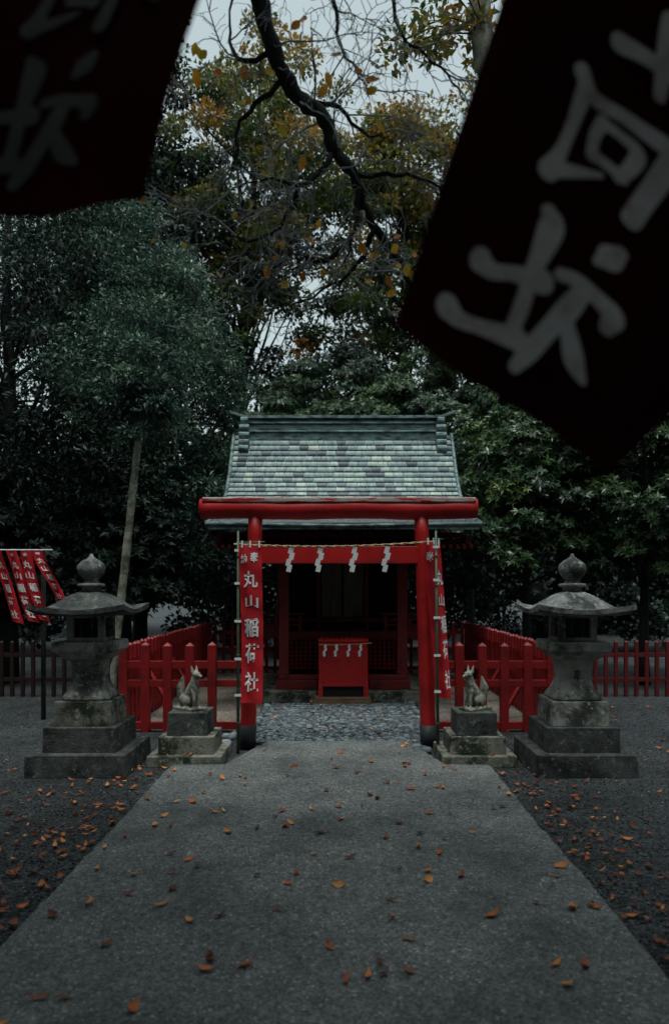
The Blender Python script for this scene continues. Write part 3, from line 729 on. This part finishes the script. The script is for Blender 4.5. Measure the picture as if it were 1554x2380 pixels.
def skeleton(parent,base,top,r0,cl,nb,mat=BARK,nm='trunk_and_limbs',zmin=0.25):
    base=np.array(base,float);top=np.array(top,float); mb=MB()
    n=9; pts=[]
    for i in range(n+1):
        t=i/n; p=base+(top-base)*t; p[:2]+=.12*np.sin(t*5+base[0])*t; pts.append(p)
    mb.tube(pts,[r0*(1.25 if i==0 else 1)*(1-.8*i/n) for i in range(n+1)],10)
    idx=rng.permutation(len(cl))[:nb]
    for i in idx:
        e=cl[i,:3]; t=float(np.clip((e[2]-base[2])/(top[2]-base[2])-.18,zmin,.9)); s_=base+(top-base)*t; s_[:2]+=.12*np.sin(t*5+base[0])*t
        m_=(s_+e)/2+rng.normal(size=3)*.25; m_[2]+=.1
        c=cat([s_,m_,e],4); rr=r0*(1-.8*t)*.45
        mb.tube(c,[rr*(1-.85*q/(len(c)-1)) for q in range(len(c))],6,cap=False)
    return mb.obj(nm,mat,parent,True)

G_BACK=leafmat('autumn_green_leaves',[(0,(.014,.032,.014)),(.35,(.048,.085,.022)),(.62,(.15,.15,.028)),(.85,(.30,.18,.03)),(1,(.36,.15,.025))],.5,.4)
G_CANOPY=leafmat('shade_canopy_leaves',[(0,(.012,.026,.014)),(1,(.05,.07,.02))],.5,.15)
G_CON=leafmat('conifer_leaves',[(0,(.004,.014,.011)),(.45,(.026,.062,.042)),(.75,(.075,.14,.088)),(1,(.15,.22,.14))],.5,.25)
G_DARK=leafmat('dark_leaves',[(0,(.002,.006,.005)),(.5,(.008,.021,.014)),(1,(.032,.066,.038))],.5,.2)  # dimness of the frame edges and backdrop is put into these greens
G_CAM=leafmat('glossy_evergreen_leaves',[(0,(.004,.013,.008)),(.45,(.023,.056,.022)),(.75,(.075,.13,.04)),(1,(.15,.21,.06))],.35,.15,.4)
G_MID=leafmat('evergreen_leaves',[(0,(.004,.012,.009)),(.5,(.018,.046,.022)),(1,(.085,.14,.05))],.45,.2)
def tree(name,base,top,r0,crown,rad,n,cr,per,Ln,asp,mat,nb=30,**k):
    E=empty(name); sh=k.pop('shell',.5); lob=k.pop('lobes',7); bt=k.pop('bottom',-1.0)
    cl=crown_clumps(crown,rad,n,cr,sh,lob,bt); foliage('foliage',cl,per,Ln,asp,mat,E,**k); skeleton(E,base,top,r0,cl,nb); return E
tree('broadleaf_tree',(-2.9,20,0),(-2.2,20,17.0),.2,(-2.5,20,12.3),(4.0,3.0,5.8),235,(.3,.7),140,.15,.32,G_BACK,60,hcol=.35,bias=.02,shell=.2,lobes=9)
tree('broadleaf_tree',(1.8,21,0),(2.0,21,15.0),.2,(1.9,21,11.0),(3.3,2.8,6.0),250,(.3,.7),140,.15,.32,G_BACK,50,hcol=.5,bias=.08,shell=.2,lobes=9)
tree('broadleaf_tree',(5.5,20,0),(5.2,20,14.5),.26,(5.2,20,11.5),(3.2,2.8,5.5),170,(.4,.8),130,.15,.32,G_BACK,40,hcol=.3,shell=.3)
tree('broadleaf_tree',(-6.5,19,0),(-6.0,19,14),.28,(-6.0,19,11),(3.4,2.8,5.5),200,(.4,.8),130,.15,.32,G_DARK,40,shell=.3)
tree('broadleaf_tree',(-.5,23.5,0),(-.3,23.5,8.5),.2,(-.3,23.5,6.4),(4.2,2.2,3.2),120,(.5,.9),110,.2,.32,G_DARK,40,shell=.2,bias=.25)
# left conifers
tree('conifer_tree',(-3.6,13.2,0),(-3.4,13.2,8.4),.14,(-3.2,13.2,5.0),(1.85,1.6,3.9),210,(.3,.55),200,.11,.17,G_CON,40,shell=.5,droop=.2,bias=.04,hcol=.25,lobes=11)
tree('conifer_tree',(-5.6,12.3,0),(-5.4,12.3,8.6),.18,(-5.2,12.3,5.0),(2.0,1.7,4.3),210,(.3,.6),170,.11,.18,G_DARK,30,shell=.4,droop=.2,bias=.15)
tree('evergreen_tree',(-4.6,15.5,0),(-4.6,15.5,9.5),.2,(-4.6,15.5,6.8),(2.6,2.0,4.2),200,(.35,.7),150,.12,.25,G_DARK,30,shell=.3,bias=.2)
# mid evergreens behind the shrine
for (x,y,z,rx,rz,b_) in ((-1.3,16.3,3.8,1.9,3.0,.05),(1.0,16.0,3.9,1.9,2.6,.12),(2.8,15.5,4.1,1.7,3.1,-.02),(.1,17.2,4.6,2.0,2.9,-.02)):
    E=empty('evergreen_tree'); cl=crown_clumps((x,y,z),(rx,1.5,rz),100,(.35,.6),.55,8,-.6)
    rosettes('foliage',cl,62,7,.10,.17,G_MID,E,b_,.5); skeleton(E,(x,y,0),(x,y,z+rz*.6),.1,cl,25)
# right camellia-like trees
for (x,y,z,rx,rz,nn) in ((3.2,12.4,2.9,1.5,2.0,90),(5.0,12.0,3.0,1.7,2.4,110),(6.9,12.5,3.4,1.8,2.8,90),(4.2,13.8,4.4,1.9,2.4,90)):
    E=empty('camellia_tree'); cl=crown_clumps((x,y,z),(rx,1.3,rz),nn,(.3,.5),.62,9,-.75)
    rosettes('foliage',cl,52,8,.11,.15,G_CAM,E,.02,.75); skeleton(E,(x,y,0),(x,y,z+rz*.6),.09,cl,25)
# left shrubs in shade
for (x,y,z,rx,rz) in ((-3.7,12.6,2.1,1.3,1.3),(-6.0,12.0,2.0,1.6,1.6)):
    E=empty('evergreen_shrub'); cl=crown_clumps((x,y,z),(rx,1.0,rz),60,(.3,.5),.6,8,-.8)
    rosettes('foliage',cl,40,7,.12,.18,G_DARK,E,.2,.75); skeleton(E,(x,y,0),(x,y,z+rz*.6),.07,cl,16)
# distant forest mass
cls=[]
for i in range(26):
    x=-17+34*i/25; 
    cls.append(crown_clumps((x,26+2*math.sin(i*2.3),4.0+rng.uniform(-.4,.5)),(2.2,2.0,4.2+rng.uniform(-.6,.9)),32,(.6,1.1),.4,6))
cl=np.concatenate(cls); foliage('forest_background',cl,90,.30,.38,G_DARK,None)
cls=[]
for i in range(18):
    x=-10+20*i/17
    cls.append(crown_clumps((x,18.2+.6*math.sin(i*1.7),1.9),(1.1,.8,2.0),22,(.4,.75),.4,6))
cl=np.concatenate(cls); foliage('understory_hedge',cl,120,.15,.34,G_DARK,None)
# unseen tree masses added beside and behind the approach to block skylight
cls=[]
for (x,y,z,rx,ry,rz,nn) in [(-8.0,9,4.5,2.2,2.6,5,70),(-7.2,4.5,5,2.2,2.6,5.5,80),(-7,0,5,2.4,2.6,5.5,80),(-6,-6,5,3,2.4,5.5,70),(0,-8.5,5,3.6,2,6,90),(6,-6.5,5,3,2.4,5.5,70),(8,0,5,2.4,2.6,5,70),(9.5,5,4.5,2.4,2.6,4.8,60),(10,10,4.5,2.2,2.6,5,60)]:
    cls.append(crown_clumps((x,y,z),(rx,ry,rz),nn,(.8,1.3),.3,6))
cl=np.concatenate(cls); foliage('occluding_grove',cl,90,.34,.42,G_DARK,None,bias=.1)
# leaning pale trunk
E=empty('leaning_tree')
mb=MB(); c=cat([(-2.90,9.3,0),(-2.86,9.3,.6),(-2.72,9.32,1.9),(-2.58,9.35,3.3),(-2.5,9.5,4.4)],6)
mb.tube(c,[.062-.022*i/(len(c)-1)+.004*math.sin(i*2.1) for i in range(len(c))],10); mb.obj('trunk',BARKL,E,True)
cl=np.concatenate([crown_clumps((-3.0,10.2,4.7),(1.3,1.1,1.2),60,(.25,.4),.3),crown_clumps((-2.5,9.35,4.1),(.6,.4,.75),26,(.18,.3),.1)]); foliage('foliage',cl,150,.08,.2,G_CON,E)
mb=MB()
for i in range(14):
    e=cl[i,:3]; mb.tube(cat([(-2.54,9.45,3.9),tuple((np.array((-2.54,9.45,4.1))+e)/2+(0,0,.2)),tuple(e)],4),[.02*(1-.09*q) for q in range(9)],5,cap=False)
mb.obj('limbs',BARK,E,True)

# ------------------------------------------------------------ cherry tree in front
E=empty('cherry_tree')
mbm=MB(); mbt=MB()
trunk=cat([(-3.0,1.2,0),(-2.95,1.3,1.5),(-2.8,1.6,3.4),(-2.5,2.1,5.0),(-1.7,2.7,6.0),(-1.0,3.3,5.9),(-.62,3.7,5.3),(-.44,3.95,4.81)],5)
mbm.tube(trunk,np.interp(np.arange(len(trunk)),[0,12,24,len(trunk)-1],[.2,.16,.09,.048]),12)
main=cat([(-.44,3.95,4.81),(-.346,4.0,4.506),(-.228,4.05,4.318),(-.087,4.0,4.176),(-.028,4.02,4.012),(.089,4.0,3.847),(.148,4.05,3.682),(.266,4.08,3.518),(.40,4.1,3.36)],5)
main=[p+np.array([.006*math.sin(i*1.9),0,.006*math.cos(i*2.3)]) for i,p in enumerate(main)]
mbm.tube(main,np.interp(np.arange(len(main)),[0,15,25,len(main)-1],[.048,.040,.030,.016])*(1+.12*np.sin(np.arange(len(main))*1.7)),10)
tips=[]
def grow(p,d,L_,r,depth):
    n=6; pts=[p.copy()]; q=p.copy(); dd=d/np.linalg.norm(d)
    for i in range(n):
        dd=dd+rng.normal(size=3)*.24+np.array([0,0,-.02]); dd/=np.linalg.norm(dd); q=q+dd*L_/n; pts.append(q.copy())
        if depth>0 and i>0 and rng.uniform()<.8:
            side=rng.normal(size=3); side-=dd*side.dot(dd); side/=np.linalg.norm(side)
            grow(q,dd*.75+side*.75,L_*rng.uniform(.4,.65),r*.55,depth-1)
    mbt.tube(pts,[max(.0015,r*(1-.75*i/n)) for i in range(n+1)],4,cap=False); tips.append(pts[-1])
subs=[
 [(.10,4,3.85),(.266,4.0,3.859),(.407,4.05,3.88),(.548,4.1,3.85),(.7,4.2,3.8)],
 [(-.04,4,3.96),(-.122,3.95,3.824),(-.205,3.9,3.753),(-.393,3.9,3.776),(-.534,3.85,3.706)],
 [(.101,4,3.78),(.10,4.0,3.612),(.066,3.95,3.47),(.03,3.95,3.32)],
 [(-.3,4.03,4.4),(-.464,4.05,4.27),(-.569,4.1,4.176),(-.575,4.1,4.012),(-.675,4.15,3.824)],
 [(-.37,4,4.52),(-.534,4.0,4.48),(-.605,4.05,4.67),(-.569,4.0,4.9)],
 [(-.62,3.7,5.3),(-.25,3.9,5.2),(-.04,4.0,4.85),(.007,4.05,4.6),(.1,4.1,4.5),(.17,4.1,4.36)],
 [(-.62,3.7,5.35),(.0,3.9,5.4),(.25,4.0,5.0),(.336,4.0,4.635),(.478,4.05,4.553),(.642,4.1,4.435),(.70,4.1,4.33)],
 [(.2,4.06,3.6),(.1,4.1,3.4),(-.1,4.15,3.28),(-.3,4.2,3.2)],
 [(-.2,4.05,4.3),(.0,4.15,4.32),(.15,4.2,4.2),(.3,4.2,4.22)],
 [(.06,4.0,3.5),(-.08,4.0,3.38),(-.25,4.0,3.42),(-.42,4.05,3.3),(-.5,4.05,3.15)],
 [(-.205,3.9,3.753),(-.3,4.0,3.6),(-.45,4.0,3.5),(-.6,4.0,3.52)],
]
for s in subs:
    c=cat(s,4); r0=.017; c=[p+np.array([.008*math.sin(i*2.1+s[0][0]*9),0,.008*math.cos(i*1.7)]) for i,p in enumerate(c)]
    mbm.tube(c,[r0*(1-.8*i/(len(c)-1)) for i in range(len(c))],8)
    for i in range(3,len(c),2):
        dd=c[i]-c[i-1]; side=rng.normal(size=3)*np.array([1,.6,1]); grow(c[i],dd/np.linalg.norm(dd)*.6+side*.5,rng.uniform(.25,.55),.006,2)
for i in range(4,len(main),3):
    side=rng.normal(size=3)*np.array([1,.6,.8]); side[2]-=.2; grow(main[i],side,rng.uniform(.35,.65),.007,2)
mbm.obj('trunk_and_branches',BARK,E,True); mbt.obj('twigs',TWIG,E,True)
YL=leafmat('yellow_leaves',[(0,(.50,.14,.012)),(.5,(.75,.32,.02)),(1,(.65,.44,.04))],.5,.45)
LP=[(-.193,4.72),(-.228,4.6),(-.122,4.79),(-.016,4.53),(.1,4.42),(-.087,4.318),(-.052,4.33),(.172,4.294),(-.31,4.106),(-.746,4.34),(-.77,4.54),(-.71,4.47),(-.51,4.42),(.22,4.13),(-.193,3.894),(.313,3.518),(.125,3.435),(.184,3.41),(.29,3.42),(.266,3.27),(.278,3.2),(-.287,3.26),(-.381,3.318),(.36,3.306),(.16,3.26),(.38,3.26),(-.65,4.42),(-.36,4.35),(-.30,4.09),(-.74,4.5),(.18,4.33)]
def leafshape(P,D,Nn,Ln,W,curl=.15):
    D=D/np.linalg.norm(D,axis=1,keepdims=True); Sd=np.cross(D,Nn); Sd/=np.linalg.norm(Sd,axis=1,keepdims=True); up=np.cross(Sd,D)
    prof=[(0,.05),(.2,.7),(.45,1),(.75,.65),(1,.03)]; rows=[]
    for t,w_ in prof:
        c=P+D*(Ln*(t-.5))[:,None]+up*(Ln*curl*(4*(t-.5)**2-.3))[:,None]
        for s_ in (-1,0,1): rows.append(c+Sd*(W*w_*s_)[:,None]+up*(W*w_*abs(s_)*.35*np.sign(curl))[:,None])
    V=np.stack(rows,1); f=[]
    for i in range(4):
        for j in range(2): a=i*3+j; f.append((a,a+1,a+4,a+3))
    f=np.array(f); F=(f[None]+15*np.arange(len(P))[:,None,None]).reshape(-1,4); return V.reshape(-1,3),F
n=len(LP); P=np.array([(x,3.9+rng.uniform(-.08,.05),1.6+(z-1.6)*.98) for x,z in LP]); 
P2=np.array(tips)[rng.permutation(len(tips))[:34]]; P=np.concatenate([P,P2]); n=len(P)
D=rng.normal(size=(n,3))*.5+np.array([0,0,-.7]); Nn=rng.normal(size=(n,3))*.3+np.array([0,-1,.35])
V,F=leafshape(P,D,Nn,np.r_[rng.uniform(.065,.09,len(LP)),rng.uniform(.035,.06,len(P2))],np.r_[rng.uniform(.018,.027,len(LP)),rng.uniform(.010,.018,len(P2))])
npmesh('leaves',V,F,YL,E,rnd=np.repeat(rng.uniform(0,1,n),8))
# overhead crown: unseen foliage added to the cherry, shaped to shade the foreground
cl=[]
while len(cl)<430:
    x=rng.uniform(-5.5,4.8); y=rng.uniform(-5.5,4.2)
    if y>2.2 and rng.uniform()<(y-2.2)/2.4: continue
    zlo=max(4.2,2.95+.84*y)+ .25; cl.append((x,y,zlo+rng.uniform(0,1.3),rng.uniform(.45,.75),1))
cl=np.array(cl); foliage('shade_canopy',cl,125,.16,.38,G_CANOPY,E,flat_=.45)
mb=MB()
for i in range(30):
    e=cl[i,:3]; m_=(np.array((-2.7,1.6,5.2))+e)/2; m_[2]+=.9
    mb.tube(cat([(-2.75,1.7,4.1),tuple(m_),tuple(e)],4),[.06*(1-.1*q) for q in range(9)],6,cap=False)
mb.obj('shade_canopy_limbs',BARK,E,True)

# right-hand tree with leaning limb
E=empty('broadleaf_tree')
mb=MB(); c=cat([(4.3,7,0),(4.25,7,1.8),(3.9,7,3.6),(3.2,7,4.9),(2.4,7,5.7),(1.55,7,6.4),(1.36,7,7.0),(1.35,7,8.5)],5)
mb.tube(c,np.interp(np.arange(len(c)),[0,len(c)-1],[.2,.09]),12); mb.obj('trunk',BARKL,E,True)
cl=np.array([(1.1+rng.normal()*.2,7+rng.normal()*.4,6.95+rng.normal()*.25,.22,1) for _ in range(13)]+[(2.3+rng.normal()*.7,7+rng.normal()*.6,8.3+rng.normal()*.6,.5,1) for _ in range(30)])
foliage('foliage',cl,60,.09,.3,G_BACK,E,bias=.2)
mb=MB()
for i in range(12): mb.tube(cat([(1.4,7,6.9),tuple((np.array((1.3,7,7.1))+cl[i,:3])/2),tuple(cl[i,:3])],3),.008,5,cap=False)
mb.obj('twigs',BARK,E,True)

# ------------------------------------------------------------ fallen leaves
FL=leafmat('fallen_leaf',[(0,(.09,.028,.014)),(.35,(.30,.068,.02)),(.75,(.56,.15,.03)),(1,(.62,.29,.09))],.6,.1)
pts=[]
def inpath(x,y): return (-1.45<x<1.30 and y<6.4) or (-.8<x<.78 and y<7.4)
for _ in range(165):
    y=2.0+5.3*random.random()**1.15; x=random.uniform(-1.4,1.27)
    if inpath(x,y): pts.append((x,y,.05,1))
for _ in range(270):
    y=2.6+4.4*random.random()**1.1; x=-1.5-abs(random.gauss(0,.6)); pts.append((x,y,.012,.85))
for _ in range(210):
    y=1.9+4.5*random.random(); x=1.36+abs(random.gauss(0,.30)); pts.append((x,y,.012,.75))
for _ in range(80): pts.append((random.uniform(1.6,5),random.uniform(3.5,10.4),.012,.9))
for _ in range(55): pts.append((random.uniform(-.9,.95),random.uniform(7.5,9.9),.05,.8))
for _ in range(40): pts.append((random.choice([-1,1])*random.uniform(1.0,2.3),random.uniform(6.9,10),.02,.8))
for _ in range(10): pts.append((random.choice([-1.37,1.25])+random.uniform(-.3,.3),6.48+random.uniform(0,.06),.11,.7))
pts=np.array(pts); P=pts[:,:3].copy(); n=len(P); a=rng.uniform(0,6.28,n)
D=np.stack([np.cos(a),np.sin(a),rng.normal(0,.15,n)],1); Nn=np.tile([0,0,1.],(n,1))+rng.normal(size=(n,3))*.3
P[:,2]+=.008
V,F=leafshape(P,D,Nn,rng.uniform(.035,.095,n)*pts[:,3],rng.uniform(.010,.024,n)*pts[:,3],.22)
npmesh('fallen_leaves',V,F,FL,rnd=np.repeat(rng.uniform(0,1,n)**1.2,8))
print('done')
